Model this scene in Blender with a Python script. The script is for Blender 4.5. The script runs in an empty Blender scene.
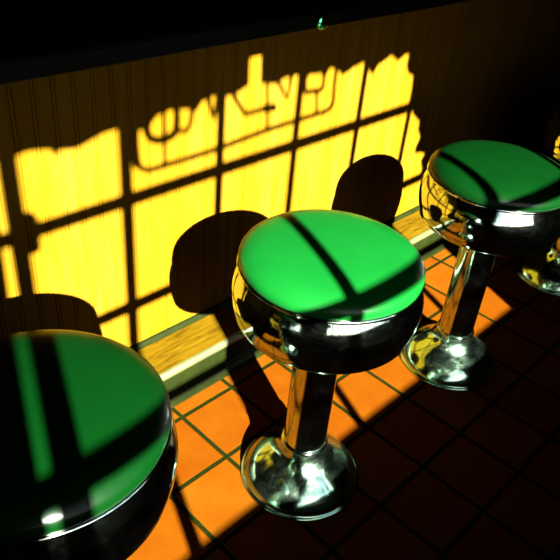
import bpy, bmesh, math, random
from mathutils import Vector, Matrix
from mathutils.geometry import tessellate_polygon
random.seed(7)
T = 0.2                    # one floor tile, metres; shapes below are laid out in tiles
SC = bpy.context.scene
C = SC.collection
PI = math.pi
K = 0.19                   # paints and woods are dark; the exposure is long
def k3(c, f=1.0): return tuple(x*K*f for x in c)

# ------------------------------------------------------------------ helpers
def link(name, me, mat=None, parent=None, smooth=False):
    o = bpy.data.objects.new(name, me); C.objects.link(o)
    if mat: me.materials.append(mat)
    if parent: o.parent = parent
    if smooth:
        for p in me.polygons: p.use_smooth = True
    return o

def obj(name, bm, mat=None, parent=None, smooth=False, recalc=True):
    if recalc: bmesh.ops.recalc_face_normals(bm, faces=bm.faces)
    me = bpy.data.meshes.new(name); bm.to_mesh(me); bm.free()
    return link(name, me, mat, parent, smooth)

def tag(o, label, cat, group=None, kind=None):
    o['label'] = label; o['category'] = cat
    if group: o['group'] = group
    if kind: o['kind'] = kind
    return o

def thing(name, loc, label, cat, group=None):
    o = bpy.data.objects.new(name, None); C.objects.link(o); o.location = loc
    o.empty_display_size = 0.05
    return tag(o, label, cat, group)

def struct(o):
    o['kind'] = 'structure'; return o

def add_box(bm, x0, x1, y0, y1, z0, z1, bev=0.0):
    r = bmesh.ops.create_cube(bm, size=1.0)
    vs = r['verts']
    for v in vs:
        v.co = Vector(((x0+x1)/2 + v.co.x*(x1-x0), (y0+y1)/2 + v.co.y*(y1-y0), (z0+z1)/2 + v.co.z*(z1-z0)))*T
    if bev:
        es = list({e for v in vs for e in v.link_edges})
        bmesh.ops.bevel(bm, geom=es, offset=bev*T, segments=3, affect='EDGES', profile=0.5)

def add_lathe(bm, prof, seg=96, close_bottom=False):
    """revolve (r, z) profile (tiles) about z"""
    rings = []
    for r, z in prof:
        if r < 1e-6: rings.append([bm.verts.new((0, 0, z*T))])
        else: rings.append([bm.verts.new((r*T*math.cos(2*PI*k/seg), r*T*math.sin(2*PI*k/seg), z*T)) for k in range(seg)])
    for a, b in zip(rings, rings[1:]):
        for k in range(seg):
            k2 = (k+1) % seg
            if len(a) == 1 and len(b) == 1: continue
            if len(a) == 1: bm.faces.new((a[0], b[k], b[k2]))
            elif len(b) == 1: bm.faces.new((a[k], a[k2], b[0]))
            else: bm.faces.new((a[k], a[k2], b[k2], b[k]))

def spline(pts, n=6):
    """Catmull-Rom through the points"""
    P = [pts[0]] + list(pts) + [pts[-1]]; out = []
    for i in range(1, len(P)-2):
        p0, p1, p2, p3 = P[i-1:i+3]
        for k in range(n):
            t = k/n
            out.append(tuple(0.5*((2*b) + (c-a)*t + (2*a-5*b+4*c-d)*t*t + (3*b-a-3*c+d)*t**3)
                             for a, b, c, d in zip(p0, p1, p2, p3)))
    out.append(tuple(pts[-1])); return out

def add_tube(bm, pts, r, seg=10, closed=False):
    """round tube along 3-D points (tiles)"""
    pts = [Vector(p)*T for p in pts]; n = len(pts); rings = []
    for i, p in enumerate(pts):
        if closed: d = pts[(i+1) % n] - pts[i-1]
        else: d = pts[min(i+1, n-1)] - pts[max(i-1, 0)]
        d.normalize()
        u = d.cross(Vector((0, 1, 0)))
        if u.length < 1e-4: u = d.cross(Vector((1, 0, 0)))
        u.normalize(); v = d.cross(u)
        rings.append([bm.verts.new(p + (u*math.cos(2*PI*k/seg) + v*math.sin(2*PI*k/seg))*r*T) for k in range(seg)])
    rng = range(n) if closed else range(n-1)
    for i in rng:
        a, b = rings[i], rings[(i+1) % n]
        for k in range(seg): bm.faces.new((a[k], a[(k+1) % seg], b[(k+1) % seg], b[k]))
    if not closed:
        bm.faces.new(rings[0]); bm.faces.new(rings[-1])

def add_extrude_x(bm, prof, x0, x1):
    """closed (y, z) outline extruded along x (tiles)"""
    a = [bm.verts.new((x0*T, y*T, z*T)) for y, z in prof]
    b = [bm.verts.new((x1*T, y*T, z*T)) for y, z in prof]
    n = len(prof)
    for k in range(n): bm.faces.new((a[k], a[(k+1) % n], b[(k+1) % n], b[k]))
    bm.faces.new(a); bm.faces.new(b)

# ------------------------------------------------------------------ materials
class N:
    def __init__(s, name):
        s.m = bpy.data.materials.new(name); s.m.use_nodes = True
        s.t = s.m.node_tree; s.t.nodes.clear()
        s.out = s.n('ShaderNodeOutputMaterial')
    def n(s, kind, **kw):
        nd = s.t.nodes.new(kind)
        for k, v in kw.items(): setattr(nd, k, v)
        return nd
    def l(s, a, b): s.t.links.new(a, b)
    def put(s, sock, v):
        if hasattr(v, 'is_output'): s.l(v, sock)
        else: sock.default_value = v
    def math(s, op, a, b=None, c=None, clamp=False):
        nd = s.n('ShaderNodeMath', operation=op, use_clamp=clamp)
        for i, v in enumerate((a, b, c)):
            if v is not None: s.put(nd.inputs[i], v)
        return nd.outputs[0]
    def coord(s, scale=(1, 1, 1)):
        tc = s.n('ShaderNodeTexCoord'); mp = s.n('ShaderNodeMapping')
        mp.inputs['Scale'].default_value = scale
        s.l(tc.outputs['Object'], mp.inputs['Vector']); return mp.outputs[0]
    def noise(s, vec, scale, detail=4, rough=0.55, dist=0.0):
        nd = s.n('ShaderNodeTexNoise')
        s.l(vec, nd.inputs['Vector']); nd.inputs['Scale'].default_value = scale
        nd.inputs['Detail'].default_value = detail; nd.inputs['Roughness'].default_value = rough
        nd.inputs['Distortion'].default_value = dist
        return nd.outputs['Fac']
    def ramp(s, fac, stops):
        nd = s.n('ShaderNodeValToRGB'); s.l(fac, nd.inputs[0]); e = nd.color_ramp.elements
        while len(e) < len(stops): e.new(0.5)
        for el, (p, c) in zip(e, stops):
            el.position = p; el.color = (*c, 1) if len(c) == 3 else c
        return nd.outputs[0]
    def mix(s, fac, a, b, blend='MIX'):
        nd = s.n('ShaderNodeMix', data_type='RGBA', blend_type=blend)
        s.put(nd.inputs[0], fac); s.put(nd.inputs[6], a if hasattr(a, 'is_output') else (*a, 1)); s.put(nd.inputs[7], b if hasattr(b, 'is_output') else (*b, 1))
        return nd.outputs[2]
    def rng(s, v, a, b, c, d):
        nd = s.n('ShaderNodeMapRange'); s.l(v, nd.inputs[0])
        for i, x in enumerate((a, b, c, d)): nd.inputs[i+1].default_value = x
        return nd.outputs[0]
    def bump(s, h, strength, dist):
        nd = s.n('ShaderNodeBump'); s.l(h, nd.inputs['Height'])
        nd.inputs['Strength'].default_value = strength; nd.inputs['Distance'].default_value = dist
        return nd.outputs[0]
    def bsdf(s, col, rough=0.5, metal=0.0, spec=0.5, normal=None, coat=0.0):
        b = s.n('ShaderNodeBsdfPrincipled')
        s.put(b.inputs['Base Color'], col if hasattr(col, 'is_output') else (*col, 1))
        s.put(b.inputs['Roughness'], rough); b.inputs['Metallic'].default_value = metal
        b.inputs['Specular IOR Level'].default_value = spec
        b.inputs['Coat Weight'].default_value = coat; b.inputs['Coat Roughness'].default_value = 0.08
        if normal: s.l(normal, b.inputs['Normal'])
        s.l(b.outputs[0], s.out.inputs['Surface']); return b

def plain(name, col, rough=0.6, metal=0.0, spec=0.3, var=0.25, scale=14):
    m = N(name); v = m.coord()
    f = m.noise(v, scale)
    c = m.mix(m.rng(f, 0.3, 0.7, 0, 1), k3(col, 1-var), k3(col, 1+var))
    m.bsdf(c, rough, metal, spec, m.bump(f, 0.15, 0.002)); return m.m

def make_panel_wood():
    m = N('yellow_varnished_beadboard')
    g = m.noise(m.coord((1, 1, 0.06)), 60, 5, 0.6)            # long vertical grain
    b = m.noise(m.coord((1, 1, 0.5)), 6, 3)
    board = m.n('ShaderNodeTexWhiteNoise', noise_dimensions='1D')
    sp = m.n('ShaderNodeSeparateXYZ'); m.l(m.coord(), sp.inputs[0])
    m.l(m.math('FLOOR', m.math('DIVIDE', sp.outputs[0], 0.25*T)), board.inputs['W'])
    f = m.math('ADD', m.math('MULTIPLY', g, 0.55), m.math('ADD', m.math('MULTIPLY', b, 0.3), m.math('MULTIPLY', board.outputs['Value'], 0.15)))
    c = m.ramp(f, [(0.28, k3((0.150, 0.072, 0.0020))), (0.48, k3((0.195, 0.098, 0.0040))), (0.68, k3((0.225, 0.122, 0.0110)))])
    m.bsdf(c, 0.7, 0, 0.0, m.bump(g, 0.2, 0.001)); return m.m

def make_ledge_wood():
    m = N('golden_oak')
    v = m.coord((0.10, 1, 1))
    g = m.noise(v, 70, 6, 0.65, 0.6)
    g2 = m.noise(m.coord((0.35, 1.6, 1)), 22, 4, 0.6, 2.0)
    f = m.math('ADD', m.math('MULTIPLY', g, 0.6), m.math('MULTIPLY', g2, 0.4))
    c = m.ramp(f, [(0.36, k3((0.022, 0.013, 0.0010))), (0.45, k3((0.080, 0.043, 0.0015))), (0.6, k3((0.120, 0.068, 0.0025))), (0.72, k3((0.13, 0.08, 0.005)))])
    m.bsdf(c, 0.6, 0, 0.0, m.bump(g, 0.25, 0.001)); return m.m

def make_floor():
    m = N('terracotta_quarry_tile')
    sp = m.n('ShaderNodeSeparateXYZ'); v = m.coord(); m.l(v, sp.inputs[0])
    def dist(s_):
        q = m.math('DIVIDE', s_, T)
        fr = m.math('FRACT', m.math('ADD', q, 0.5))
        return m.math('ABSOLUTE', m.math('SUBTRACT', fr, 0.5)), m.math('FLOOR', q)
    dx, ix = dist(sp.outputs[0]); dy, iy = dist(sp.outputs[1])
    wob = m.math('MULTIPLY', m.math('SUBTRACT', m.noise(v, 40, 3), 0.5), 0.012)
    d = m.math('ADD', m.math('MINIMUM', dx, dy), wob)
    tile = m.rng(d, 0.024, 0.040, 0, 1)
    wn = m.n('ShaderNodeTexWhiteNoise', noise_dimensions='2D')
    cx = m.n('ShaderNodeCombineXYZ'); m.l(ix, cx.inputs[0]); m.l(iy, cx.inputs[1]); m.l(cx.outputs[0], wn.inputs['Vector'])
    cl = m.noise(v, 9, 5, 0.6); fine = m.noise(v, 160, 3, 0.7)
    f = m.math('ADD', m.math('MULTIPLY', wn.outputs['Value'], 0.25), m.math('ADD', m.math('MULTIPLY', cl, 0.55), m.math('MULTIPLY', fine, 0.2)))
    tc = m.ramp(f, [(0.25, k3((0.098, 0.021, 0.0008))), (0.5, k3((0.120, 0.032, 0.0012))), (0.75, k3((0.132, 0.046, 0.0025)))])
    gc = m.ramp(fine, [(0.3, k3((0.0030, 0.0055, 0.0008))), (0.7, k3((0.010, 0.015, 0.002)))])
    c = m.mix(tile, gc, tc)
    h = m.math('ADD', tile, m.math('MULTIPLY', cl, 0.10))
    m.bsdf(c, m.rng(cl, 0.3, 0.7, 0.45, 0.6), 0, 0.0, m.bump(h, 0.5, 0.003)); return m.m

def make_vinyl(name, col):
    m = N(name); v = m.coord()
    f = m.noise(v, 7, 3); g = m.noise(v, 420, 2)
    c = m.mix(m.rng(f, 0.3, 0.7, 0, 1), k3(col, 0.92), k3(col, 1.06))
    m.bsdf(c, 0.27, 0, 0.06, m.bump(g, 0.04, 0.0005)); return m.m

def make_chrome(name, col, r0, r1, scratch):
    m = N(name); v = m.coord()
    f = m.noise(v, 26, 6, 0.7, 0.4); s1 = m.noise(m.coord((1, 1, 7)), 55, 4, 0.7, 1.5)
    r = m.rng(m.math('ADD', m.math('MULTIPLY', f, 0.5), m.math('MULTIPLY', s1, 0.5)), 0.38, 0.64, r0, r1)
    c = m.mix(m.rng(f, 0.35, 0.65, 0, 1), tuple(x*0.78 for x in col), col)
    m.bsdf(c, r, 1.0, 0.5, m.bump(s1, scratch, 0.002)); return m.m

def make_glass():
    m = N('window_glass')
    tr = m.n('ShaderNodeBsdfTransparent'); tr.inputs[0].default_value = (0.97, 0.98, 0.97, 1)
    gl = m.n('ShaderNodeBsdfGlossy'); gl.inputs['Roughness'].default_value = 0.02
    fr = m.n('ShaderNodeFresnel'); fr.inputs[0].default_value = 1.2
    mx = m.n('ShaderNodeMixShader'); m.l(fr.outputs[0], mx.inputs[0]); m.l(tr.outputs[0], mx.inputs[1]); m.l(gl.outputs[0], mx.inputs[2])
    m.l(mx.outputs[0], m.out.inputs['Surface']); return m.m

M_PANEL = make_panel_wood(); M_LEDGE = make_ledge_wood(); M_FLOOR = make_floor()
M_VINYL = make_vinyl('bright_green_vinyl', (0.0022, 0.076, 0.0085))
M_VINYL_DIMMED = make_vinyl('dimmed_green_vinyl', (0.0004, 0.0155, 0.0015))  # same vinyl with dimming towards the edges put into its colour
M_CHROME = make_chrome('polished_chrome', (0.46, 0.54, 0.45), 0.03, 0.09, 0.03)
M_WORN = make_chrome('worn_chrome', (0.33, 0.52, 0.36), 0.07, 0.19, 0.04)
M_COVE = plain('olive_cove_base', (0.008, 0.012, 0.0014), 0.5, 0, 0.02)
M_NOSE = plain('worn_metal_nosing', (0.055, 0.060, 0.018), 0.4, 0, 0.4)
M_BLACKMETAL = plain('black_painted_steel', (0.006, 0.006, 0.006), 0.5)
M_TOP = plain('black_laminate', (0.004, 0.004, 0.004), 0.5, 0, 0.02)
M_DARKWALL = plain('dark_stained_boards', (0.008, 0.007, 0.005), 0.7, 0, 0.1, 0.3, 5)
M_CEIL = plain('dark_ceiling_paint', (0.008, 0.008, 0.007), 0.8, 0, 0.1)
M_FRAME = plain('dark_window_paint', (0.008, 0.007, 0.005), 0.6, 0, 0.2)
M_CLOTH = plain('dark_curtain_cloth', (0.010, 0.008, 0.006), 0.9, 0, 0.05)
M_TUBE = plain('blacked_out_sign_tube', (0.012, 0.010, 0.010), 0.4, 0, 0.3)
M_STREET = plain('grey_pavement', (0.10, 0.10, 0.10), 0.9, 0, 0.1, 0.2, 3)
M_GLASS = make_glass()
M_GREENGLINT = make_chrome('green_glint_metal', (0.05, 0.45, 0.18), 0.1, 0.2, 0.0)  # green tint so the added bead gives a green glint

# ------------------------------------------------------------------ layout (tiles)
YW = 0.149                 # counter front
MX, EL = 0.41, 0.58        # sunlight: sideways and downward travel per unit towards the counter
D = 10.0                   # counter front to window
YG = YW - D                # window plane
SX, SZ = -MX*D, EL*D       # a spot (x, z) lit on the counter front comes through the window at (x+SX, z+SZ)
XL, XR = -16.0, 22.0       # side walls
YB = 11.0                  # back wall
ZC = 13.6

# ------------------------------------------------------------------ room
bm = bmesh.new(); add_box(bm, XL-1, XR+1, YG-0.5, YB+1, -0.5, 0); struct(obj('floor', bm, M_FLOOR))
bm = bmesh.new(); add_box(bm, XL-1, XR+1, YG-0.5, YB+1, ZC, ZC+0.5); struct(obj('ceiling', bm, M_CEIL))
bm = bmesh.new(); add_box(bm, XL-1, XL, YG-0.5, YB+1, 0, ZC); struct(obj('wall_left', bm, M_DARKWALL))
bm = bmesh.new(); add_box(bm, XR, XR+1, YG-0.5, YB+1, 0, ZC); struct(obj('wall_right', bm, M_DARKWALL))
bm = bmesh.new(); add_box(bm, XL, XR, YB, YB+1, 0, ZC); struct(obj('wall_back', bm, M_DARKWALL))
# window wall with one wide opening
S = 1.614                                              # pane width
MUN = [0.976 + S*k + SX for k in range(-2, 6)]         # jamb, six bars, jamb
MUN[1] += 0.08
WX0, WX1 = MUN[0], MUN[-1]
ZB = [3.169, 1.418, -0.333, -2.06]                     # bar heights where their shade meets the counter front
WZ0 = ZB[3] + SZ + 0.10; WZ1 = 12.2
bm = bmesh.new()
y0, y1 = YG-0.5, YG+0.15
add_box(bm, XL, WX0, y0, y1, 0, ZC); add_box(bm, WX1, XR, y0, y1, 0, ZC)
add_box(bm, WX0, WX1, y0, y1, 0, WZ0); add_box(bm, WX0, WX1, y0, y1, WZ1, ZC)
struct(obj('wall_front', bm, M_DARKWALL))
# window: frame, bars, glass
win = bpy.data.objects.new('window_1', None); C.objects.link(win); struct(win)
win.location = ((WX0+WX1)/2*T, YG*T, WZ0*T)
off = Vector(win.location)
def wobj(name, bm, mat):
    bmesh.ops.translate(bm, verts=bm.verts, vec=-off)
    return obj(name, bm, mat, win)
bm = bmesh.new()
fy0, fy1 = YG-0.12, YG+0.10
add_box(bm, WX0, WX0+0.10, fy0, fy1, WZ0, WZ1); add_box(bm, WX1-0.10, WX1, fy0, fy1, WZ0, WZ1)
add_box(bm, WX0, WX1, fy0, fy1, WZ0, WZ0+0.10); add_box(bm, WX0, WX1, fy0, fy1, WZ1-0.12, WZ1)
wobj('window_frame', bm, M_FRAME)
for k, x in enumerate(MUN[1:-1]):
    w = (0.20, 0.15, 0.12)[min(k, 2)]
    bm = bmesh.new(); add_box(bm, x-w/2, x+w/2, YG-0.075, YG+0.075, WZ0+0.1, WZ1-0.12, 0.02); wobj('upright_bar', bm, M_FRAME)
bm = bmesh.new()
lx, lz = MUN[1]+0.10, 3.12+SZ  # unseen lump on the bar, shaped to cast a bump of shade
add_box(bm, lx, lx+0.19, YG+0.05, YG+0.14, lz-0.30, lz+0.26, 0.085); wobj('shade_lump', bm, M_FRAME)
for z in ZB[:3] + [ZB[0]+1.751, ZB[0]+2*1.751]:
    z += SZ
    if z > WZ1-0.2: continue
    bm = bmesh.new(); add_box(bm, WX0+0.1, WX1-0.1, YG-0.07, YG+0.07, z-0.08, z+0.08, 0.02); wobj('cross_bar', bm, M_FRAME)
bm = bmesh.new(); add_box(bm, WX0+0.05, WX1-0.05, YG-0.012, YG+0.012, WZ0+0.05, WZ1-0.06); wobj('glass_pane', bm, M_GLASS)
bm = bmesh.new(); add_box(bm, WX0-0.3, WX1+0.3, YG+0.15, YG+0.45, WZ0-0.22, WZ0-0.02, 0.03); wobj('window_sill', bm, M_FRAME)
# street outside
bm = bmesh.new(); add_box(bm, -150, 150, -300, YG-0.5, -0.9, -0.6); struct(obj('ground', bm, M_STREET))

CL, CR = XL+0.05, XR-0.05
# ------------------------------------------------------------------ counter
ctr = thing('counter', (2.0*T, YW*T, 0), 'long diner counter front of yellow varnished beadboard above a wooden foot ledge', 'counter')
coff = Vector(ctr.location)
def cobj(name, bm, mat, smooth=False):
    bmesh.ops.translate(bm, verts=bm.verts, vec=-coff)
    return obj(name, bm, mat, ctr, smooth)
bm = bmesh.new()                                       # beadboard: flat boards, a bead between two fine grooves at each joint
pr = []; bw = 0.25; x = CL
while x < CR - bw:
    g = 0.011
    pr += [(x, YW), (x+g*0.5, YW+0.03), (x+g, YW), (x+g+0.018, YW-0.006), (x+g+0.036, YW), (x+g*1.5+0.036, YW+0.022), (x+2*g+0.036, YW), (x+bw-0.001, YW)]
    x += bw
pr.append((CR, YW))
PZ0, PZ1 = 0.6, 5.33
lo = [bm.verts.new((px*T, py*T, PZ0*T)) for px, py in pr]; hi = [bm.verts.new((px*T, py*T, PZ1*T)) for px, py in pr]
for k in range(len(pr)-1): bm.faces.new((lo[k], lo[k+1], hi[k+1], hi[k]))
# back and ends so that the panel is a solid board
q = [bm.verts.new(Vector(p)*T) for p in ((CL, YW+0.12, PZ0), (CR, YW+0.12, PZ0), (CR, YW+0.12, PZ1), (CL, YW+0.12, PZ1))]
bm.faces.new((q[0], q[3], q[2], q[1]))
bm.faces.new((lo[0], hi[0], q[3], q[0])); bm.faces.new((lo[-1], q[1], q[2], hi[-1]))
cobj('beadboard_panel', bm, M_PANEL)
bm = bmesh.new()                                       # quarter-round where board meets ledge
add_extrude_x(bm, [(YW+0.03, 0.6), (YW+0.03, 0.68)] + [(YW-0.075*math.sin(a), 0.6+0.08*math.cos(a)) for a in [PI/2*k/6 for k in range(7)]], CL, CR); cobj('shoe_moulding', bm, M_COVE)
bm = bmesh.new()                                       # ledge board
add_box(bm, CL, CR, -0.56, YW+0.12, 0.45, 0.6); cobj('foot_ledge', bm, M_LEDGE)
bm = bmesh.new(); arc = [(-0.56 - 0.075*math.sin(a), 0.525 + 0.075*math.cos(a)) for a in [PI*k/10 for k in range(11)]]
add_extrude_x(bm, arc, CL, CR); cobj('rounded_nosing', bm, M_NOSE, False)
bm = bmesh.new()
prof = [(-0.55, 0.45), (-0.59, 0.45), (-0.595, 0.22), (-0.61, 0.14), (-0.65, 0.07), (-0.70, 0.025), (-0.76, 0.0), (-0.55, 0.0)]
add_extrude_x(bm, prof, CL, CR); cobj('cove_base', bm, M_COVE)
bm = bmesh.new(); add_box(bm, CL, CR, YW+0.12, 3.2, 0.0, PZ1); add_box(bm, CL, CR, -0.55, YW+0.12, 0.0, 0.45); cobj('carcass', bm, M_BLACKMETAL)
top = thing('countertop', (2.0*T, 1.2*T, PZ1*T), 'black slab countertop overhanging the yellow beadboard counter front', 'countertop')
bm = bmesh.new(); add_box(bm, CL, CR, YW-0.97, 3.5, PZ1, PZ1+0.22, 0.03)
bmesh.ops.translate(bm, verts=bm.verts, vec=-Vector(top.location)); obj('slab', bm, M_TOP, top)
bm = bmesh.new(); add_box(bm, CL, CR, YW-1.0, YW-0.97, PZ1+0.02, PZ1+0.2, 0.01)
bmesh.ops.translate(bm, verts=bm.verts, vec=-Vector(top.location)); obj('edge_band', bm, M_TOP, top)

# small green bead added on the counter edge to give a glint
bm = bmesh.new(); add_lathe(bm, spline([(0.0, 0.10), (0.07, 0.09), (0.10, 0.06), (0.09, 0.03), (0.05, 0.015), (0.05, -0.01), (0.0, -0.01)], 4), 32)
kn = obj('glint_bead', bm, M_GREENGLINT, top, True); kn['label'] = 'small green bead added for a glint'
kn.matrix_local = Matrix.Translation(Vector((3.30*T, (YW-1.0)*T, 5.445*T)) - Vector(top.location)) @ Matrix.Rotation(PI/2, 4, 'X')

# ------------------------------------------------------------------ stools
def make_stool(label):
    r = thing('bar_stool', (0, 0, 0), label, 'stool', 'swivel stools along the counter')
    bm = bmesh.new()
    add_lathe(bm, spline([(0.825, 0.0), (0.825, 0.022), (0.79, 0.045), (0.78, 0.08), (0.74, 0.15), (0.655, 0.25), (0.54, 0.345), (0.43, 0.43), (0.35, 0.53), (0.312, 0.64), (0.308, 0.66)], 4) + [(0.27, 0.66), (0.27, 0.0), (0.825, 0.0)])
    base = obj('base', bm, M_WORN, r, True)
    bm = bmesh.new(); add_lathe(bm, [(0.0, 0.02), (0.285, 0.02), (0.285, 2.80), (0.0, 2.80)]); post = obj('post', bm, M_CHROME, r)
    bm = bmesh.new(); add_lathe(bm, spline([(0.287, 0.655), (0.312, 0.66), (0.315, 0.675), (0.307, 0.69), (0.287, 0.695)], 4)); obj('collar', bm, M_CHROME, r, True)
    bm = bmesh.new(); add_lathe(bm, [(0.0, 2.80), (0.42, 2.80), (0.45, 2.82), (0.90, 2.82), (0.98, 2.84), (0.0, 2.95)]); obj('underplate', bm, M_BLACKMETAL, r)
    bm = bmesh.new()
    add_lathe(bm, spline([(0.95, 2.80), (0.965, 2.755), (1.00, 2.74), (1.03, 2.765), (1.035, 2.80), (1.06, 2.87), (1.085, 2.98), (1.098, 3.11), (1.092, 3.20), (1.072, 3.28), (1.045, 3.35), (1.022, 3.40), (1.005, 3.43), (0.97, 3.435)], 4))
    obj('chrome_band', bm, M_CHROME, r, True)
    bm = bmesh.new()
    add_lathe(bm, spline([(0.0, 3.76), (0.3, 3.755), (0.6, 3.735), (0.8, 3.705), (0.93, 3.66), (1.01, 3.60), (1.04, 3.54), (1.035, 3.48), (1.0, 3.44)], 5) + [(0.0, 3.44)])
    cushion = obj('cushion', bm, M_VINYL, r, True)
    bm = bmesh.new(); ring = [(1.03*math.cos(2*PI*k/96), 1.03*math.sin(2*PI*k/96), 3.45) for k in range(96)]
    add_tube(bm, ring, 0.024, 8, True); obj('trim_ring', bm, M_CHROME, cushion, True)
    return r

def copy_stool(src, label):
    c = src.copy(); C.objects.link(c); c['label'] = label
    for ch in src.children:
        d = ch.copy(); C.objects.link(d); d.parent = c
        for g in ch.children:
            e = g.copy(); C.objects.link(e); e.parent = d
    return c

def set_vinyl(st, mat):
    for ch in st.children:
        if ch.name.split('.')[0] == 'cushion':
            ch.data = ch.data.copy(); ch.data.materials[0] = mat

SY = -2.869
main = make_stool('bright green padded chrome stool in the middle, seen whole from seat to base')
spots = [(-2.0, -2.95, 'green padded stool with painted-in seat shade at near left, cut off by the picture edge', True),
         (5.36, SY, 'green padded chrome stool with painted-in seat shade behind and right of the bright green one', True),
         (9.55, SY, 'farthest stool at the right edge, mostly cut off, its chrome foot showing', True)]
for x, y, lab, dimmed in spots:
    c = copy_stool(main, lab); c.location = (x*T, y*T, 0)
    if dimmed: set_vinyl(c, M_VINYL_DIMMED)
main.location = (1.60*T, SY*T, 0)
main.rotation_euler.z = 0.4

# ------------------------------------------------------------------ hangings at the window (they shape the patch of sun)
YC = YG + 0.55
SXC, SZC = -MX*(D-0.55), EL*(D-0.55)
def hanging(name, outline, label, cat, back=0.0):
    """cloth cut to a ragged outline (x, z on the counter front), hung as a solid with slight folds"""
    bm = bmesh.new()
    vs = [bm.verts.new(((x+SXC)*T, (YC-back)*T, (z+SZC)*T)) for x, z in outline]
    for tri in tessellate_polygon([[Vector((x, z, 0)) for x, z in outline]]):
        bm.faces.new([vs[i] for i in tri])
    xs = [x for x, z in outline]; x = min(xs) + 0.15
    while x < max(xs):                                # cut into narrow columns so the cloth can fold
        bmesh.ops.bisect_plane(bm, geom=list(bm.verts) + list(bm.edges) + list(bm.faces), plane_co=((x+SXC)*T, 0, 0), plane_no=(1, 0, 0), dist=1e-6)
        x += 0.15
    for v in bm.verts: v.co.y += 0.008*math.sin(v.co.x*38)
    r = bmesh.ops.extrude_face_region(bm, geom=list(bm.faces))
    for v in [g for g in r['geom'] if isinstance(g, bmesh.types.BMVert)]: v.co.y += 0.004
    o = obj(name, bm, M_CLOTH); tag(o, label, cat); return o
val = [(-0.494, 4.171), (-0.337, 4.191), (-0.1, 4.131), (-0.001, 4.107), (0.038, 3.996), (0.086, 4.085), (0.284, 4.086), (0.49, 4.126), (0.889, 4.163), (1.184, 4.11), (1.338, 4.102), (1.498, 4.202), (1.773, 4.254), (2.058, 4.224), (2.111, 4.158), (2.248, 4.27), (2.46, 4.286), (2.644, 4.265), (2.829, 4.288), (3.056, 4.334), (3.10, 4.34), (3.085, 4.72), (3.32, 4.72), (3.345, 4.311), (3.624, 4.294), (3.831, 4.334), (4.119, 4.301), (4.288, 4.226), (4.39, 4.303), (4.626, 4.28), (4.789, 4.174), (4.864, 4.29), (5.041, 4.262), (5.188, 4.157), (5.428, 4.234), (5.768, 4.248), (6.017, 4.021), (6.139, 4.191), (6.522, 4.255), (6.735, 4.136), (6.909, 4.252)]
ZT = WZ1 + 0.25 - SZC
hanging('valance', [(-2.6, 4.15)] + val + [(7.6, 4.2), (9.6, 4.2), (9.6, ZT), (-2.6, ZT)],
        'ragged dark window valance that cuts off the top of the sun patch', 'valance')
side = [(6.95, 4.12), (7.05, 3.98), (7.251, 3.875), (7.30, 3.6), (7.384, 3.24), (7.55, 3.05), (7.782, 2.897), (7.80, 2.7), (7.954, 2.502), (7.858, 2.374), (7.846, 2.203), (8.1, 2.12), (8.295, 2.047), (8.20, 1.9), (8.317, 1.676), (8.30, 1.55), (8.45, 1.3), (8.9, 1.0)]
hanging('curtain', side + [(9.6, 0.9), (9.6, 4.6), (6.97, 4.6)], 'ragged dark curtain at the right end of the window, beside the valance', 'curtain', 0.17)
hanging('curtain', [(-0.82, 4.8), (-0.81, 3.6), (-0.84, 2.4), (-0.82, 1.2), (-0.82, -0.6), (-2.6, -0.6), (-2.6, 4.8)],  # added out of view; its edge keeps sun off the left seat
        'added straight dark panel shading the left end of the window', 'curtain', 0.17)
bm = bmesh.new()
add_tube(bm, [((-3.2+SX), YC+0.14, WZ1+0.28), ((10.2+SX), YC+0.14, WZ1+0.28)], 0.05, 12)
tag(obj('curtain_rod', bm, M_BLACKMETAL), 'dark rod carrying the valance and curtains above the window', 'curtain rod')

# hanging tube sign
YS = YG + 0.25
SXS, SZS = -MX*(D-0.25), EL*(D-0.25)
sign = thing('window_sign', ((3.1+SXS)*T, YS*T, (3.5+SZS)*T), 'tube lettered sign hung in the window, its shadow on the yellow counter', 'sign')
def stroke(name, pts, r, sm=True, closed=False):
    bm = bmesh.new()
    P = spline(pts, 5) if sm else pts
    add_tube(bm, [(x+SXS, YS, z+SZS) for x, z in P], r, 10, closed)
    bmesh.ops.translate(bm, verts=bm.verts, vec=-Vector(sign.location)); obj(name, bm, M_TUBE, sign, True)
fr = [(1.155, 5.0), (1.155, 4.14), (1.158, 3.84), (1.19, 3.62), (1.31, 3.52), (1.6, 3.51), (2.51, 3.52), (3.52, 3.58), (4.57, 3.60), (4.92, 3.61), (5.04, 3.70), (5.04, 3.85), (5.02, 4.1), (5.02, 5.0)]
stroke('frame_tube', fr, 0.045)
stroke('frame_tube', [(1.09, 5.0), (1.085, 4.1), (1.09, 3.8), (1.13, 3.60)], 0.035)
stroke('letter_tube', [(1.32, 4.3), (1.32, 4.10), (1.34, 4.00), (1.43, 3.92), (1.54, 3.89), (1.69, 3.90), (1.78, 3.96), (1.806, 4.137), (1.79, 4.3)], 0.06)
stroke('letter_tube', [(1.593, 4.25), (1.59, 3.91)], 0.035)
stroke('letter_tube', [(1.806, 4.026), (1.85, 3.95), (1.933, 3.927), (2.0, 3.95), (2.04, 4.05), (2.067, 4.3)], 0.04)
stroke('letter_tube', [(2.33, 4.35), (2.36, 4.236), (2.445, 3.99), (2.50, 4.193), (2.52, 4.35)], 0.045, False)
stroke('support_stem', [(1.60, 3.88), (1.597, 3.50)], 0.03, False)
stroke('letter_tube', [(2.72, 4.40), (2.79, 4.281), (3.03, 3.96), (3.10, 3.935), (3.392, 3.935), (3.69, 3.914)], 0.042)
stroke('letter_tube', [(3.42, 3.94), (3.53, 3.93), (3.69, 3.91)], 0.06, False)
stroke('support_stem', [(3.447, 4.40), (3.507, 3.966), (3.533, 3.582)], 0.034, False)
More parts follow.
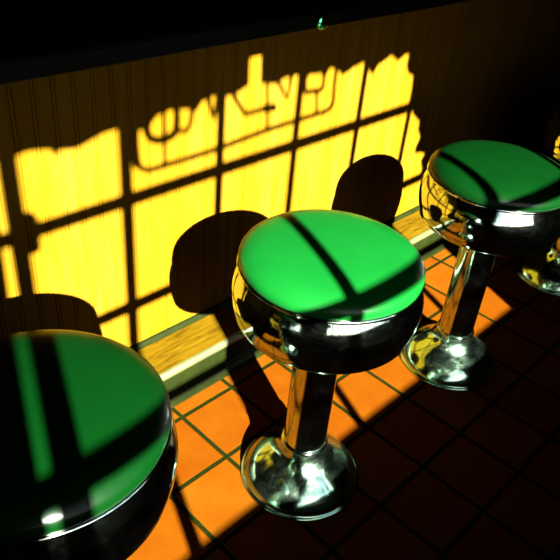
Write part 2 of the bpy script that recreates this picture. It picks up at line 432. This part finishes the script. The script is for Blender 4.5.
stroke('letter_tube', [(3.66, 4.40), (3.69, 4.29), (3.929, 3.993), (3.966, 4.296), (3.98, 4.40)], 0.042, False)
stroke('letter_tube', [(4.288, 4.35), (4.30, 4.15), (4.342, 4.027), (4.507, 4.013), (4.70, 4.0), (4.74, 4.10), (4.70, 4.35)], 0.045)
stroke('support_stem', [(4.593, 4.0), (4.67, 3.61)], 0.034, False)

# ------------------------------------------------------------------ light
sun = bpy.data.lights.new('sun', 'SUN'); sun.energy = 15.0; sun.angle = math.radians(0.55); sun.color = (1.0, 0.97, 0.90)
so = bpy.data.objects.new('sun', sun); C.objects.link(so)
so.rotation_euler = Vector((MX, 1, -EL)).to_track_quat('-Z', 'Y').to_euler(); so.location = (-4, -9, 6)
w = bpy.data.worlds.new('sky'); SC.world = w; w.use_nodes = True
nt = w.node_tree; nt.nodes.clear()
bg = nt.nodes.new('ShaderNodeBackground'); ow = nt.nodes.new('ShaderNodeOutputWorld'); sk = nt.nodes.new('ShaderNodeTexSky')
sk.sky_type = 'NISHITA'; sk.sun_disc = False
sk.sun_elevation = math.atan(EL/math.hypot(1, MX)); sk.sun_rotation = PI + math.atan(MX)
nt.links.new(sk.outputs[0], bg.inputs[0]); nt.links.new(bg.outputs[0], ow.inputs[0])
bg.inputs[1].default_value = 0.14*K

# ------------------------------------------------------------------ camera
cam = bpy.data.cameras.new('camera'); co = bpy.data.objects.new('camera', cam); C.objects.link(co)
cam.sensor_width = 36; cam.lens = 36*675.6/560; cam.clip_start = 0.02
yaw, pit, rol = 0.847, 0.5963, 0.1027
f = Vector((math.sin(yaw)*math.cos(pit), math.cos(yaw)*math.cos(pit), -math.sin(pit)))
r = Vector((math.cos(yaw), -math.sin(yaw), 0)); u = r.cross(f)
r2 = math.cos(rol)*r + math.sin(rol)*u; u2 = -math.sin(rol)*r + math.cos(rol)*u
mt = Matrix((r2, u2, -f)).transposed().to_4x4(); mt.translation = Vector((-3.534, -6.675, 7.511))*T
co.matrix_world = mt
SC.camera = co
SC.cycles.caustics_reflective = False
SC.view_settings.view_transform = 'Standard'; SC.view_settings.look = 'None'
SC.view_settings.gamma = 1.0; SC.view_settings.exposure = 2.0 + math.log2(1/K); SC.view_settings.use_curve_mapping = False
